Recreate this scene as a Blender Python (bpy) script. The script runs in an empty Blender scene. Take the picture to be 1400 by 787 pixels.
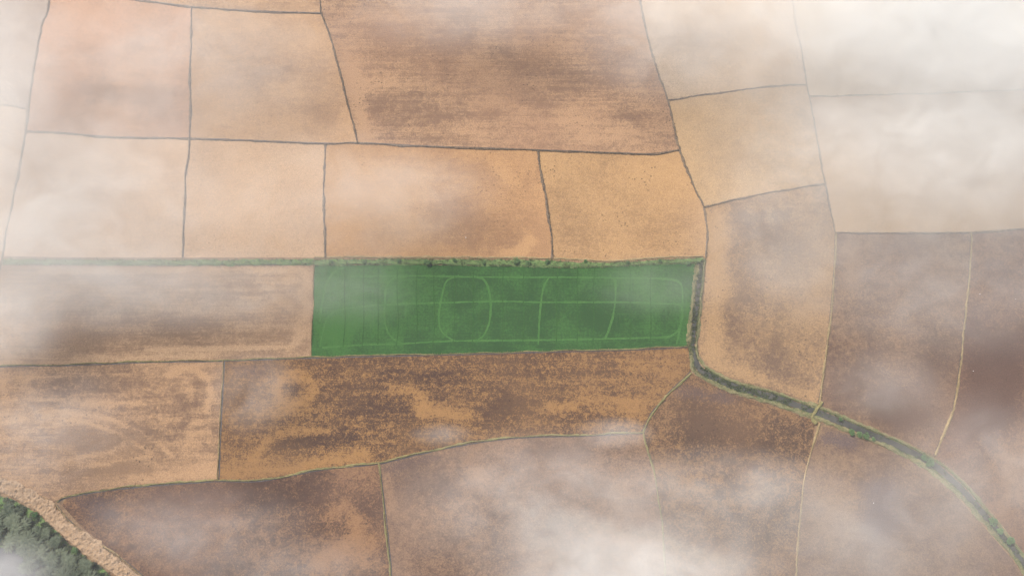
import bpy, bmesh, math, random
from mathutils import Vector, noise, geometry

random.seed(7)
S = bpy.context.scene
C = S.collection

# ------------------------------------------------------------------ camera
H, TILT, LENS = 350.0, math.radians(14.0), 24.0
FPX = LENS / 36.0 * 1400.0
CT, ST = math.cos(TILT), math.sin(TILT)

def G(x, y, z=0.0):
    """survey point read off the photograph -> place in metres at height z"""
    u, v = (x - 700.0) / FPX, (393.5 - y) / FPX
    t = (H - z) / (CT - v * ST)
    return Vector((u * t, (v * CT + ST) * t, z))

def PX(p):
    d = Vector(p) - Vector((0, 0, H))
    w = -(-ST * d.y + CT * d.z)
    v = CT * d.y + ST * d.z
    return (700 + FPX * d.x / w, 393.5 - FPX * v / w)

cam = bpy.data.cameras.new("camera")
cam.lens, cam.sensor_width, cam.clip_start, cam.clip_end = LENS, 36.0, 1.0, 12000.0
co = bpy.data.objects.new("camera", cam)
co.location = (0, 0, H)
co.rotation_euler = (TILT, 0, 0)
C.objects.link(co)
S.camera = co

# ------------------------------------------------------------------ helpers
def tag(o, label=None, cat=None, group=None, kind=None):
    if label: o["label"] = label
    if cat: o["category"] = cat
    if group: o["group"] = group
    if kind: o["kind"] = kind
    return o

def mesh_obj(name, verts, faces, mat, parent=None, smooth=False):
    me = bpy.data.meshes.new(name)
    me.from_pydata([tuple(v) for v in verts], [], faces)
    me.update()
    if smooth:
        me.polygons.foreach_set("use_smooth", [True] * len(me.polygons))
    if mat is not None:
        me.materials.append(mat)
    o = bpy.data.objects.new(name, me)
    C.objects.link(o)
    if parent is not None:
        o.parent = parent
    return o

def empty(name, loc):
    o = bpy.data.objects.new(name, None)
    o.location = loc
    o.empty_display_size = 0.5
    C.objects.link(o)
    return o

class NT:
    def __init__(self, name):
        self.m = bpy.data.materials.new(name)
        self.m.use_nodes = True
        self.t = self.m.node_tree
        self.t.nodes.clear()
        self.out = self.t.nodes.new("ShaderNodeOutputMaterial")
    def n(self, typ, **kw):
        nd = self.t.nodes.new(typ)
        for k, v in kw.items():
            setattr(nd, k, v)
        return nd
    def link(self, a, b):
        self.t.links.new(a, b)
    def put(self, sock, v):
        if hasattr(v, "is_output") or isinstance(v, bpy.types.NodeSocket):
            self.link(v, sock)
        else:
            sock.default_value = v
    def math(self, op, a, b=0.0, c=0.0, clamp=False):
        nd = self.n("ShaderNodeMath", operation=op, use_clamp=clamp)
        self.put(nd.inputs[0], a); self.put(nd.inputs[1], b); self.put(nd.inputs[2], c)
        return nd.outputs[0]
    def mix(self, f, a, b, blend="MIX"):
        nd = self.n("ShaderNodeMix", data_type="RGBA", blend_type=blend)
        self.put(nd.inputs[0], f); self.put(nd.inputs[6], a); self.put(nd.inputs[7], b)
        return nd.outputs[2]
    def smooth(self, v, lo, hi, a=0.0, b=1.0):
        nd = self.n("ShaderNodeMapRange", interpolation_type="SMOOTHSTEP")
        self.put(nd.inputs[0], v)
        for i, q in enumerate((lo, hi, a, b)):
            self.put(nd.inputs[i + 1], q)
        return nd.outputs[0]
    def pos(self):
        return self.n("ShaderNodeNewGeometry").outputs["Position"]
    def mapping(self, vec, loc=(0, 0, 0), rot=(0, 0, 0), scale=(1, 1, 1)):
        nd = self.n("ShaderNodeMapping")
        self.put(nd.inputs[0], vec)
        nd.inputs[1].default_value, nd.inputs[2].default_value, nd.inputs[3].default_value = loc, rot, scale
        return nd.outputs[0]
    def noise(self, vec, scale, detail=3.0, rough=0.55, dist=0.0):
        nd = self.n("ShaderNodeTexNoise")
        self.put(nd.inputs["Vector"], vec)
        nd.inputs["Scale"].default_value = scale
        nd.inputs["Detail"].default_value = detail
        nd.inputs["Roughness"].default_value = rough
        nd.inputs["Distortion"].default_value = dist
        return nd.outputs["Fac"]
    def surface(self, col, rough=0.95, bump=None, bstr=0.5, bdist=0.1, spec=0.2):
        b = self.n("ShaderNodeBsdfPrincipled")
        self.put(b.inputs["Base Color"], col)
        self.put(b.inputs["Roughness"], rough)
        b.inputs["Specular IOR Level"].default_value = spec
        if bump is not None:
            bp = self.n("ShaderNodeBump")
            bp.inputs["Strength"].default_value = bstr
            bp.inputs["Distance"].default_value = bdist
            self.put(bp.inputs["Height"], bump)
            self.link(bp.outputs[0], b.inputs["Normal"])
        self.link(b.outputs[0], self.out.inputs["Surface"])
        return self.m

def rgb(*c):
    return (c[0], c[1], c[2], 1.0)

def resample(pts, step):
    """Catmull-Rom through ground points, resampled about every step metres"""
    P = [Vector((p[0], p[1], 0)) for p in pts]
    if len(P) == 2:
        dense = [P[0].lerp(P[1], i / 40) for i in range(41)]
    else:
        Q = [P[0] * 2 - P[1]] + P + [P[-1] * 2 - P[-2]]
        dense = []
        for i in range(1, len(Q) - 2):
            a, b, c, d = Q[i - 1], Q[i], Q[i + 1], Q[i + 2]
            for k in range(24):
                t = k / 24
                dense.append(0.5 * ((2 * b) + (c - a) * t + (2 * a - 5 * b + 4 * c - d) * t * t + (3 * b - a - 3 * c + d) * t ** 3))
        dense.append(P[-1])
    out, acc = [dense[0]], 0.0
    for a, b in zip(dense, dense[1:]):
        L = (b - a).length
        while acc + L >= step:
            k = (step - acc) / L
            a = a.lerp(b, k)
            out.append(a.copy())
            L = (b - a).length
            acc = 0.0
        acc += L
    if (out[-1] - dense[-1]).length > step * 0.3:
        out.append(dense[-1])
    return out

def normals(path):
    ns = []
    for i in range(len(path)):
        d = path[min(i + 1, len(path) - 1)] - path[max(i - 1, 0)]
        if d.length < 1e-6: d = Vector((1, 0, 0))
        d.normalize()
        ns.append(Vector((-d.y, d.x, 0)))
    return ns

def wob(p, s, seed):
    return noise.noise(Vector((p.x * s, p.y * s, seed * 3.7)))

def ribbon(name, path, prof, mat, parent=None, seed=0, jitter=0.25, z0=0.0, wander=0.0):
    """prof: [(offset m, height m)...] across the path"""
    ns = normals(path)
    vs, fs = [], []
    n = len(prof)
    for i, (p, nn) in enumerate(zip(path, ns)):
        sh = wob(p, 0.08, seed + 50) * wander
        for j, (o, h) in enumerate(prof):
            k = (1 + jitter * 1.3 * wob(p, 0.11, seed + 77)) * (1 + jitter * 1.6 * wob(p, 0.35, seed + j) + jitter * 1.2 * wob(p, 1.1, seed + j + 9))
            hh = h * (1 + 0.8 * wob(p, 0.5, seed + j + 20)) if h > 0 else h
            q = p + nn * (o * k + sh)
            vs.append((q.x, q.y, z0 + hh))
        if i:
            for j in range(n - 1):
                a = (i - 1) * n + j
                fs.append((a + 1, a, a + n, a + n + 1))
    return mesh_obj(name, vs, fs, mat, parent)

def add_blades(vs, fs, base, n, h, spread, w, lean=0.6, rng=random):
    for _ in range(n):
        a = rng.uniform(0, 6.283)
        r = spread * math.sqrt(rng.random())
        b = Vector((base[0] + r * math.cos(a), base[1] + r * math.sin(a), base[2]))
        d = rng.uniform(0, 6.283)
        s = Vector((math.cos(d), math.sin(d), 0)) * w * rng.uniform(0.6, 1.3)
        l = rng.uniform(0.1, lean)
        e = rng.uniform(0, 6.283)
        hh = h * rng.uniform(0.55, 1.25)
        tip = b + Vector((math.cos(e) * l * hh, math.sin(e) * l * hh, hh))
        k = len(vs)
        vs += [b - s, b + s, tip + s * 0.35, tip - s * 0.35]
        fs.append((k, k + 1, k + 2, k + 3))

# ------------------------------------------------------------------ materials
def field_mat(name, straw, soil, wet, mid=0.5, kp=1.0, ks=0.7, kg=0.9, ang=0.0, stretch=14.0, grain=0.9, contrast=0.42, seed=0.0, speck=0.35, tint=None):
    """straw stubble broken up over bare soil; vertex channel R moves it to soil, G adds wet soil, B adds straw"""
    T = NT(name)
    P = T.mapping(T.pos(), loc=(seed * 31.7, seed * 17.3, seed))
    at = T.n("ShaderNodeVertexColor", layer_name="wear")
    sp = T.n("ShaderNodeSeparateColor")
    T.link(at.outputs[0], sp.inputs[0])
    r, g, b = sp.outputs[0], sp.outputs[1], sp.outputs[2]
    patch = T.noise(P, 0.035, 5, 0.6, 0.6)
    warp = T.mapping(P, rot=(0, 0, -ang), scale=(1.0 / stretch, 1.0, 1.0))
    streak = T.noise(warp, 0.28, 5, 0.65, 0.15)
    streak2 = T.noise(warp, 1.1, 3, 0.6)
    gr = T.noise(P, grain * 1.25, 5, 0.8, 0.5)
    gr2 = T.noise(P, grain * 0.32, 4, 0.65, 0.8)
    v = T.math("MULTIPLY_ADD", T.math("SUBTRACT", patch, 0.5), kp * 1.15, mid)
    v = T.math("MULTIPLY_ADD", T.math("SUBTRACT", streak, 0.5), ks * 1.8, v)
    v = T.math("MULTIPLY_ADD", T.math("SUBTRACT", streak2, 0.5), ks * 0.8, v)
    v = T.math("MULTIPLY_ADD", T.math("SUBTRACT", gr, 0.5), kg * 2.9, v)
    v = T.math("MULTIPLY_ADD", T.math("SUBTRACT", gr2, 0.5), kg * 1.7, v)
    v = T.math("ADD", v, r)
    v = T.math("SUBTRACT", v, b)
    t = T.smooth(v, 0.5 - contrast * 1.35, 0.5 + contrast * 1.35)
    col = T.mix(t, rgb(*straw), rgb(*soil))
    # broad drift of hue from silt and straw, no relation to light
    drift = T.noise(T.mapping(P, loc=(300, 90, 0)), 0.018, 3, 0.5)
    col = T.mix(T.smooth(drift, 0.35, 0.7, 0.0, 0.45), col, rgb(*(tint or [c * 1.12 for c in straw])))
    wv = T.math("MULTIPLY_ADD", T.math("SUBTRACT", gr, 0.5), 1.5, g)
    wv = T.math("MULTIPLY_ADD", T.math("SUBTRACT", patch, 0.5), 1.2, wv)
    col = T.mix(T.smooth(wv, 0.25, 1.0, 0.0, 0.95), col, rgb(*wet))
    # clods and stubble specks
    vor = T.n("ShaderNodeTexVoronoi")
    T.link(P, vor.inputs["Vector"]); vor.inputs["Scale"].default_value = 0.45
    dot = T.smooth(vor.outputs["Distance"], 0.10, 0.28, 1.0, 0.0)
    dot = T.math("MULTIPLY", dot, T.smooth(T.noise(P, 0.05, 4, 0.6), 0.48, 0.66))
    col = T.mix(T.math("MULTIPLY", dot, speck * 1.6, clamp=True), col, rgb(*[c * 0.62 for c in soil]))
    fine = T.noise(P, 1.7, 4, 0.8)
    sc = T.smooth(fine, 0.25, 0.75, 0.72, 1.28)
    cm = T.n("ShaderNodeCombineColor")
    for i in range(3): T.link(sc, cm.inputs[i])
    col = T.mix(1.0, col, cm.outputs[0], "MULTIPLY")
    h = T.math("ADD", T.math("MULTIPLY", gr, 0.7), T.math("MULTIPLY", streak2, 0.35))
    return T.surface(col, 0.95, h, 0.55, 0.35, 0.1)

def crop_mat(name):
    T = NT(name)
    P = T.pos()
    at = T.n("ShaderNodeVertexColor", layer_name="wear")
    sp = T.n("ShaderNodeSeparateColor"); T.link(at.outputs[0], sp.inputs[0])
    patch = T.noise(P, 0.05, 5, 0.6, 0.5)
    gr = T.noise(P, 0.8, 5, 0.75)
    rows = T.noise(T.mapping(P, rot=(0, 0, 0.02), scale=(1.2, 0.05, 1)), 1.0, 3, 0.6)
    cross = T.noise(T.mapping(P, rot=(0, 0, 0.02), scale=(0.06, 1.3, 1)), 1.0, 2, 0.6)
    v = T.math("MULTIPLY_ADD", T.math("SUBTRACT", patch, 0.5), 1.9, 0.45)
    v = T.math("MULTIPLY_ADD", T.math("SUBTRACT", gr, 0.5), 1.9, v)
    v = T.math("MULTIPLY_ADD", T.math("SUBTRACT", rows, 0.5), 0.3, v)
    v = T.math("MULTIPLY_ADD", T.math("SUBTRACT", cross, 0.5), 0.55, v)
    v = T.math("ADD", v, sp.outputs[0])
    col = T.mix(T.smooth(v, 0.0, 1.0), rgb(0.010, 0.046, 0.007), rgb(0.030, 0.098, 0.016))
    return T.surface(col, 0.8, T.math("ADD", gr, T.math("MULTIPLY", rows, 0.4)), 0.6, 0.4, 0.15)

def plain_mat(name, a, b, c=None, s1=0.5, s2=3.0, rough=0.95, bd=0.12, bs=0.6, th=(0.35, 0.65), spec=0.1):
    T = NT(name)
    P = T.pos()
    n1 = T.noise(P, s1, 4, 0.65, 0.3)
    n2 = T.noise(P, s2, 4, 0.7)
    col = T.mix(T.smooth(n1, th[0], th[1]), rgb(*a), rgb(*b))
    col = T.mix(T.smooth(n2, 0.4, 0.72), col, rgb(*(c or [x * 0.6 for x in a])))
    return T.surface(col, rough, n2, bs, bd, spec)

def leaf_mat(name, a, b):
    T = NT(name)
    info = T.n("ShaderNodeObjectInfo")
    n1 = T.noise(T.pos(), 0.45, 3, 0.6)
    n2 = T.noise(T.pos(), 2.2, 2, 0.6)
    f = T.math("ADD", T.math("MULTIPLY", n1, 0.7), T.math("MULTIPLY", n2, 0.5))
    f = T.math("MULTIPLY_ADD", info.outputs["Random"], 0.35, f)
    col = T.mix(T.smooth(f, 0.4, 1.05), rgb(*a), rgb(*b))
    bs = T.n("ShaderNodeBsdfPrincipled")
    T.link(col, bs.inputs["Base Color"])
    bs.inputs["Roughness"].default_value = 0.65
    bs.inputs["Specular IOR Level"].default_value = 0.25
    tr = T.n("ShaderNodeBsdfTranslucent")
    T.link(col, tr.inputs[0])
    ms = T.n("ShaderNodeMixShader"); ms.inputs[0].default_value = 0.3
    T.link(bs.outputs[0], ms.inputs[1]); T.link(tr.outputs[0], ms.inputs[2])
    T.link(ms.outputs[0], T.out.inputs["Surface"])
    return T.m

M_BUND = {
    "grey": plain_mat("bund_earth_grey", (0.125, 0.088, 0.060), (0.068, 0.048, 0.038), (0.22, 0.16, 0.10), 0.22, 1.6),
    "tan": plain_mat("bund_earth_tan", (0.29, 0.20, 0.105), (0.22, 0.155, 0.075), (0.14, 0.115, 0.05), 0.35, 2.2),
    "olive": plain_mat("bund_grass_olive", (0.17, 0.145, 0.055), (0.11, 0.115, 0.04), (0.24, 0.18, 0.09), 0.4, 2.4),
}
M_WETDITCH = plain_mat("wet_ditch_mud", (0.035, 0.028, 0.027), (0.06, 0.045, 0.04), (0.025, 0.022, 0.022), 0.5, 2.0, rough=0.55, spec=0.4)
M_DRYGRASS = leaf_mat("dry_grass", (0.15, 0.12, 0.05), (0.30, 0.22, 0.11))
M_DARKGRASS = leaf_mat("dark_weeds", (0.045, 0.042, 0.025), (0.10, 0.085, 0.05))
M_GREENGRASS = leaf_mat("green_grass", (0.060, 0.105, 0.034), (0.135, 0.17, 0.065))
M_REED = leaf_mat("reed_leaf", (0.050, 0.075, 0.026), (0.15, 0.18, 0.07))
M_SHRUB = leaf_mat("shrub_leaf", (0.05, 0.12, 0.035), (0.13, 0.21, 0.075))
M_TREE = leaf_mat("tree_leaf", (0.040, 0.058, 0.031), (0.13, 0.15, 0.092))
M_BARK = plain_mat("bark", (0.10, 0.07, 0.05), (0.06, 0.045, 0.035), None, 1.5, 6.0)
M_VERGE = plain_mat("verge_ground", (0.065, 0.135, 0.036), (0.10, 0.17, 0.05), (0.16, 0.16, 0.075), 0.6, 1.6)
M_BANK = plain_mat("bank_grass", (0.095, 0.115, 0.045), (0.155, 0.140, 0.065), (0.24, 0.18, 0.10), 0.22, 1.6)
M_ROAD = plain_mat("road_dirt", (0.36, 0.245, 0.155), (0.30, 0.195, 0.115), (0.24, 0.16, 0.095), 0.3, 1.2, bd=0.6, bs=1.0)
M_TRACK = plain_mat("flattened_crop", (0.036, 0.106, 0.022), (0.052, 0.130, 0.031), (0.028, 0.090, 0.016), 0.3, 1.2)
M_ROWGAP = plain_mat("crop_row_gap", (0.012, 0.052, 0.008), (0.021, 0.075, 0.012), (0.018, 0.068, 0.010), 0.55, 0.9, th=(.42, .58))
M_FEATHER = plain_mat("white_plumage", (0.78, 0.77, 0.74), (0.8, 0.8, 0.78), (0.72, 0.7, 0.66), 4, 12)
M_BILL = plain_mat("yellow_bill", (0.55, 0.33, 0.05), (0.5, 0.3, 0.05), None, 4, 12)
M_LEG = plain_mat("dark_bird_leg", (0.04, 0.04, 0.035), (0.05, 0.05, 0.04), None, 4, 12)

def water_mat(name, a, b):
    T = NT(name)
    P = T.pos()
    n = T.noise(P, 0.12, 4, 0.6)
    col = T.mix(T.smooth(n, 0.35, 0.65), rgb(*a), rgb(*b))
    return T.surface(col, 0.12, T.noise(P, 1.6, 3, 0.6), 0.12, 0.05, 0.5)
M_CANAL = water_mat("canal_water", (0.045, 0.042, 0.034), (0.07, 0.064, 0.052))
M_POND = water_mat("pond_water", (0.050, 0.046, 0.050), (0.065, 0.060, 0.062))

# ------------------------------------------------------------------ ground
def ground_mat():
    return field_mat("open_ground", (0.24, 0.155, 0.085), (0.11, 0.065, 0.04), (0.09, 0.06, 0.05), 0.5, 1.0, 0.4, 0.8, seed=2.2)
L = 4500
go = mesh_obj("ground", [(-L, -L, 0), (L, -L, 0), (L, L, 0), (-L, L, 0)], [(0, 1, 2, 3)], ground_mat())
tag(go, kind="structure")

# ------------------------------------------------------------------ the survey: boundaries read off the photograph
A = [(80, -110), (68, 0), (57, 38), (48, 88), (40, 140), (35, 180), (25, 240), (12, 300), (3, 350)]
H0 = [(82, -8), (160, -3), (200, 2), (262, 10), (345, 16), (440, 19)]
V1 = [(262, 10), (260, 100), (259, 190), (253, 260), (250, 352)]
V2 = [(415, -110), (437, -2), (440, 19), (452, 52), (470, 120), (489, 196)]
H1 = [(35, 180), (80, 182), (150, 188), (259, 190), (370, 194), (445, 197), (489, 196), (560, 200), (650, 203), (735, 206), (840, 210), (892, 211), (928, 206)]
V3 = [(445, 197), (443, 260), (445, 352)]
V4 = [(735, 206), (742, 250), (751, 300), (756, 353)]
R = [(858, -110), (875, 0), (885, 50), (900, 100), (913, 137), (930, 206), (950, 258), (963, 286), (967, 320), (966, 352)]
H2 = [(3, 352), (90, 353), (250, 353), (430, 353), (560, 353), (700, 354), (756, 355), (830, 358), (900, 354), (962, 351)]
H2b = [(3, 363), (100, 363), (250, 364), (430, 363), (560, 362), (700, 364), (770, 366), (830, 365), (900, 361), (955, 360)]
E1 = [(429, 363), (428, 420), (425, 487)]
H3 = [(-160, 508), (0, 500), (100, 498), (200, 494), (305, 492), (425, 488), (500, 486), (600, 484), (740, 480), (860, 477), (941, 473)]
V5 = [(306, 492), (302, 560), (298, 656)]
H4 = [(78, 685), (92, 678), (150, 668), (220, 661), (298, 656), (350, 656), (400, 648), (440, 640), (517, 632), (540, 627), (600, 613), (660, 602), (720, 596), (800, 594), (879, 590)]
D1 = [(879, 590), (890, 568), (915, 538), (945, 509)]
D2 = [(879, 590), (885, 615), (893, 640), (900, 680), (906, 730), (910, 787), (916, 880)]
V6 = [(517, 632), (522, 670), (528, 720), (534, 787), (540, 880)]
V7 = [(1121, 578), (1108, 620), (1098, 670), (1092, 730), (1088, 787), (1084, 880)]
Sl = [(1062, -110), (1092, 50), (1103, 116), (1112, 160), (1128, 251), (1140, 310), (1143, 320), (1141, 370), (1136, 430), (1128, 500), (1120, 552)]
H5 = [(913, 137), (960, 130), (1010, 124), (1055, 118), (1103, 116)]
H5b = [(1106, 132), (1200, 130), (1300, 127), (1400, 123), (1560, 117)]
S2 = [(963, 283), (1010, 272), (1060, 262), (1127, 252)]
H6 = [(1143, 319), (1220, 319), (1328, 318), (1400, 313), (1560, 303)]
V8 = [(1328, 318), (1325, 380), (1318, 450), (1310, 520), (1300, 570), (1278, 622)]
LA = [(-160, 128), (0, 143), (35, 149)]
CAN = [(957, 357), (955, 380), (951, 420), (947, 452), (946, 478), (955, 502), (975, 516), (1000, 527), (1060, 544), (1112, 562), (1180, 589), (1230, 611), (1270, 631), (1310, 664), (1350, 709), (1380, 744), (1404, 776), (1445, 835), (1480, 900)]
CN = [(967, 352), (963, 400), (957, 450), (956, 482), (968, 501), (1000, 516), (1060, 533), (1121, 553), (1180, 578), (1230, 599), (1280, 624), (1320, 658), (1360, 704), (1400, 756), (1470, 855), (1500, 900)]
CS = [(941, 473), (943, 490), (946, 510), (975, 527), (1000, 538), (1060, 556), (1121, 577), (1180, 601), (1230, 622), (1262, 640), (1300, 670), (1340, 714), (1385, 766), (1440, 850), (1470, 900)]
LB = [(3, 350), (0, 368), (-14, 440), (-40, 503)]

def cut(path, a, b):
    """the stretch of a boundary between two of its corners"""
    i, j = path.index(a), path.index(b)
    return path[i:j + 1] if i <= j else path[j:i + 1][::-1]

# ------------------------------------------------------------------ fields
def seg_d2(p, a, b):
    ax, ay = a; bx, by = b
    dx, dy = bx - ax, by - ay
    l = dx * dx + dy * dy
    t = 0 if l == 0 else max(0, min(1, ((p[0] - ax) * dx + (p[1] - ay) * dy) / l))
    return (p[0] - ax - t * dx) ** 2 + (p[1] - ay - t * dy) ** 2

NF = [0]
def field(pts, mat, label, strokes=(), name="rice_field", cell=2.6, cat="field"):
    z = 0.02 + 0.005 * NF[0]
    NF[0] += 1
    w = [G(*p) for p in pts]
    tris = geometry.tessellate_polygon([w])
    bm = bmesh.new()
    vs = [bm.verts.new((p.x, p.y, z)) for p in w]
    for t in tris:
        try: bm.faces.new([vs[i] for i in t])
        except ValueError: pass
    xs = [p.x for p in w]; ys = [p.y for p in w]
    x = math.floor(min(xs) / cell) * cell + cell
    while x < max(xs):
        bmesh.ops.bisect_plane(bm, geom=bm.verts[:] + bm.edges[:] + bm.faces[:], plane_co=(x, 0, 0), plane_no=(1, 0, 0), dist=1e-4)
        x += cell
    y = math.floor(min(ys) / cell) * cell + cell
    while y < max(ys):
        bmesh.ops.bisect_plane(bm, geom=bm.verts[:] + bm.edges[:] + bm.faces[:], plane_co=(0, y, 0), plane_no=(0, 1, 0), dist=1e-4)
        y += cell
    bmesh.ops.recalc_face_normals(bm, faces=bm.faces[:])
    me = bpy.data.meshes.new(name)
    bm.to_mesh(me)
    bm.free()
    if sum(p.normal.z for p in me.polygons) < 0:
        me.flip_normals()
    at = me.color_attributes.new("wear", "FLOAT_COLOR", "POINT")
    buf = []
    for v in me.vertices:
        px, py = PX(v.co)
        wx = noise.noise(Vector((v.co.x * 0.05, v.co.y * 0.05, 3.1))) * 10 + noise.noise(Vector((v.co.x * 0.16, v.co.y * 0.16, 8.1))) * 5
        wy = noise.noise(Vector((v.co.x * 0.05, v.co.y * 0.05, 13.1))) * 8 + noise.noise(Vector((v.co.x * 0.16, v.co.y * 0.16, 18.1))) * 4
        ch = [0.0, 0.0, 0.0]
        for c, path, rad, st in strokes:
            f = min(1.0, rad / 22.0)
            q = (px + wx * f, py + wy * f)
            if len(path) == 1:
                d2 = (q[0] - path[0][0]) ** 2 + (q[1] - path[0][1]) ** 2
            else:
                d2 = min(seg_d2(q, path[k], path[k + 1]) for k in range(len(path) - 1))
            e = d2 / (rad * rad)
            if e < 6: ch["rgb".index(c)] += st * math.exp(-e)
        buf += [ch[0], ch[1], ch[2], 1.0]
    at.data.foreach_set("color", buf)
    me.materials.append(mat)
    o = bpy.data.objects.new(name, me)
    C.objects.link(o)
    return tag(o, label, cat, "fields between the earth bunds", "thing")

TAN, TAN2 = (0.345, 0.210, 0.112), (0.41, 0.28, 0.175)  # second tan is lightened to carry part of the mist veil
PINK = (0.33, 0.175, 0.10)
BRN = (0.115, 0.060, 0.034)
DRK = (0.046, 0.022, 0.014)
OCH = (0.235, 0.122, 0.044)
MAU = (0.085, 0.055, 0.046)

field([(-160, -110), (80, -110)] + cut(A, (68, 0), (40, 140)) + [(35, 149), (0, 143), (-160, 128)],
      field_mat("f_silt_grey", (0.29, 0.22, 0.165), (0.20, 0.15, 0.12), (0.17, 0.13, 0.11), 0.5, 1.0, .3, .5, seed=1),
      "pale grey field cut off by the frame's top-left corner, under white mist")
field(LA + cut(A, (35, 180), (3, 350)) + LB[1:] + [(-160, 505)],
      field_mat("f_cream_edge", TAN2, (0.24, 0.15, 0.085), MAU, 0.35, .8, .3, .5, seed=3),
      "cream strip of field along the left frame edge beside the slanting bund")
field([(80, -110)] + [(415, -110), (437, -2), (440, 19)] + H0[::-1][1:-1] + [(82, -8), (68, 0)],
      field_mat("f_top_strip", TAN, BRN, MAU, 0.4, .8, .6, .6, seed=4),
      "thin tan field strip along the top frame edge above the two square tan fields")
field([(68, 0)] + H0[:4] + cut(V1, (260, 100), (259, 190)) + cut(H1, (150, 188), (35, 180)) + cut(A, (40, 140), (57, 38)),
      field_mat("f_pink_square", (0.35, 0.20, 0.115), (0.23, 0.135, 0.083), (0.14, 0.09, 0.065), 0.30, 1.0, .6, .7, stretch=5, seed=5, tint=(0.37, 0.205, 0.13)),
      "pinkish tan square field with grey smudges, first full field in the top row",
      [("r", [(110, 70), (175, 78), (185, 62)], 12, .55), ("r", [(110, 115), (150, 125)], 12, .5), ("r", [(120, 125), (200, 130), (245, 130)], 14, .45), ("r", [(200, 140), (240, 170)], 18, .35), ("b", [(100, 5), (150, 40), (170, 90)], 20, .3), ("b", [(60, 150), (150, 170)], 22, .3)])
field(H0[3:] + cut(V2, (452, 52), (489, 196)) + cut(H1, (445, 197), (259, 190)) + [(260, 100)],
      field_mat("f_tan_square", TAN, (0.21, 0.125, 0.074), MAU, 0.36, 1.0, .5, .7, stretch=4, seed=6),
      "tan square field with dark blotch near its lower corner, second in the top row",
      [("r", [(430, 150), (450, 160)], 16, .6), ("r", [(370, 80), (440, 95)], 22, .3), ("r", [(290, 115), (350, 105)], 14, .35), ("b", [(300, 160), (400, 175)], 20, .25)])
field(cut(V2, (489, 196), (437, -2)) + [(415, -110)] + cut(R, (858, -110), (930, 206)) + cut(H1, (892, 211), (560, 200)),
      field_mat("f_streaked", (0.315, 0.190, 0.105), (0.155, 0.090, 0.056), (0.14, 0.085, 0.06), 0.47, 1.3, .85, 1.0, ang=-.03, stretch=16, seed=7, speck=.6, tint=(0.27, 0.15, 0.085)),
      "largest brown field with horizontal plough streaks, at the middle of the top row",
      [("r", [(520, 60), (600, 70)], 40, .3), ("r", [(640, 60), (700, 90), (840, 105)], 18, .3), ("r", [(520, 140), (580, 150)], 25, .35), ("r", [(600, 158), (680, 156)], 7, .5), ("r", [(700, 140), (760, 135)], 14, .3), ("b", [(500, 190), (480, 90)], 10, .6), ("b", [(500, 115), (600, 118)], 10, .4), ("b", [(640, 80), (660, 70)], 14, .4), ("b", [(780, 160), (880, 195)], 16, .35), ("b", [(640, 140), (720, 145)], 5, .5)])
field([(35, 180)] + cut(H1, (80, 182), (259, 190)) + cut(V1, (253, 260), (250, 352)) + [(90, 352)] + cut(A, (3, 350), (25, 240)),
      field_mat("f_cream_square", (0.42, 0.285, 0.18), (0.33, 0.215, 0.135), MAU, 0.28, .8, .4, .5, seed=8),  # cream base has some of the mist's whitening put into the ground colour
      "pale cream field with almost no markings, first in the second row",
      [("r", [(215, 200), (235, 240)], 20, .4)])
field(cut(H1, (259, 190), (445, 197)) + cut(V3, (443, 260), (445, 352)) + cut(V1, (250, 352), (253, 260)),
      field_mat("f_plain_tan", (0.385, 0.245, 0.14), (0.30, 0.185, 0.105), MAU, 0.28, .8, .4, .5, seed=9),
      "plain peach tan field with smooth surface, second in the second row",
      [("b", [(280, 300), (400, 230)], 40, .2), ("r", [(400, 260), (420, 300)], 25, .3)])
field(cut(H1, (445, 197), (735, 206)) + cut(V4, (742, 250), (756, 353)) + cut(H2, (700, 354), (430, 353))[:-1] + cut(V3, (445, 352), (443, 260)),
      field_mat("f_wide_tan", (0.335, 0.190, 0.088), (0.215, 0.115, 0.058), MAU, 0.40, 1.1, .4, .7, seed=10, speck=.5),
      "wide orange tan field above the green one with a pale patch at its lower edge",
      [("r", [(620, 230), (690, 240)], 14, .35), ("r", [(610, 300), (740, 335)], 30, .35), ("b", [(680, 230), (700, 245)], 12, .7), ("b", [(715, 340), (724, 326)], 7, 1.3), ("b", [(690, 346), (715, 343)], 4, 1.0), ("b", [(480, 240), (560, 250)], 30, .2)])
field(cut(H1, (735, 206), (928, 206)) + cut(R, (950, 258), (966, 352)) + [(962, 351), (900, 354), (830, 358), (756, 355)] + cut(V4, (756, 353), (742, 250)),
      field_mat("f_gold_tan", (0.33, 0.196, 0.09), (0.20, 0.115, 0.056), MAU, 0.34, 1.0, .3, .7, seed=11, speck=.7),
      "golden tan field with dark specks between the crooked hedge bund and the canal",
      [("r", [(760, 270), (800, 310)], 25, .25), ("r", [(880, 320), (940, 300)], 20, .2), ("b", [(850, 240), (930, 240)], 25, .2)])
field(cut(R, (913, 137), (858, -110)) + cut(Sl, (1062, -110), (1103, 116)) + H5[::-1][1:-1],
      field_mat("f_mist_beige", (0.36, 0.255, 0.16), (0.24, 0.165, 0.105), MAU, 0.45, 1.0, .3, .6, seed=12),
      "beige field fading into mist at the top, right of the largest brown field",
      [("r", [(930, 60), (990, 70)], 25, .4)])
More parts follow.
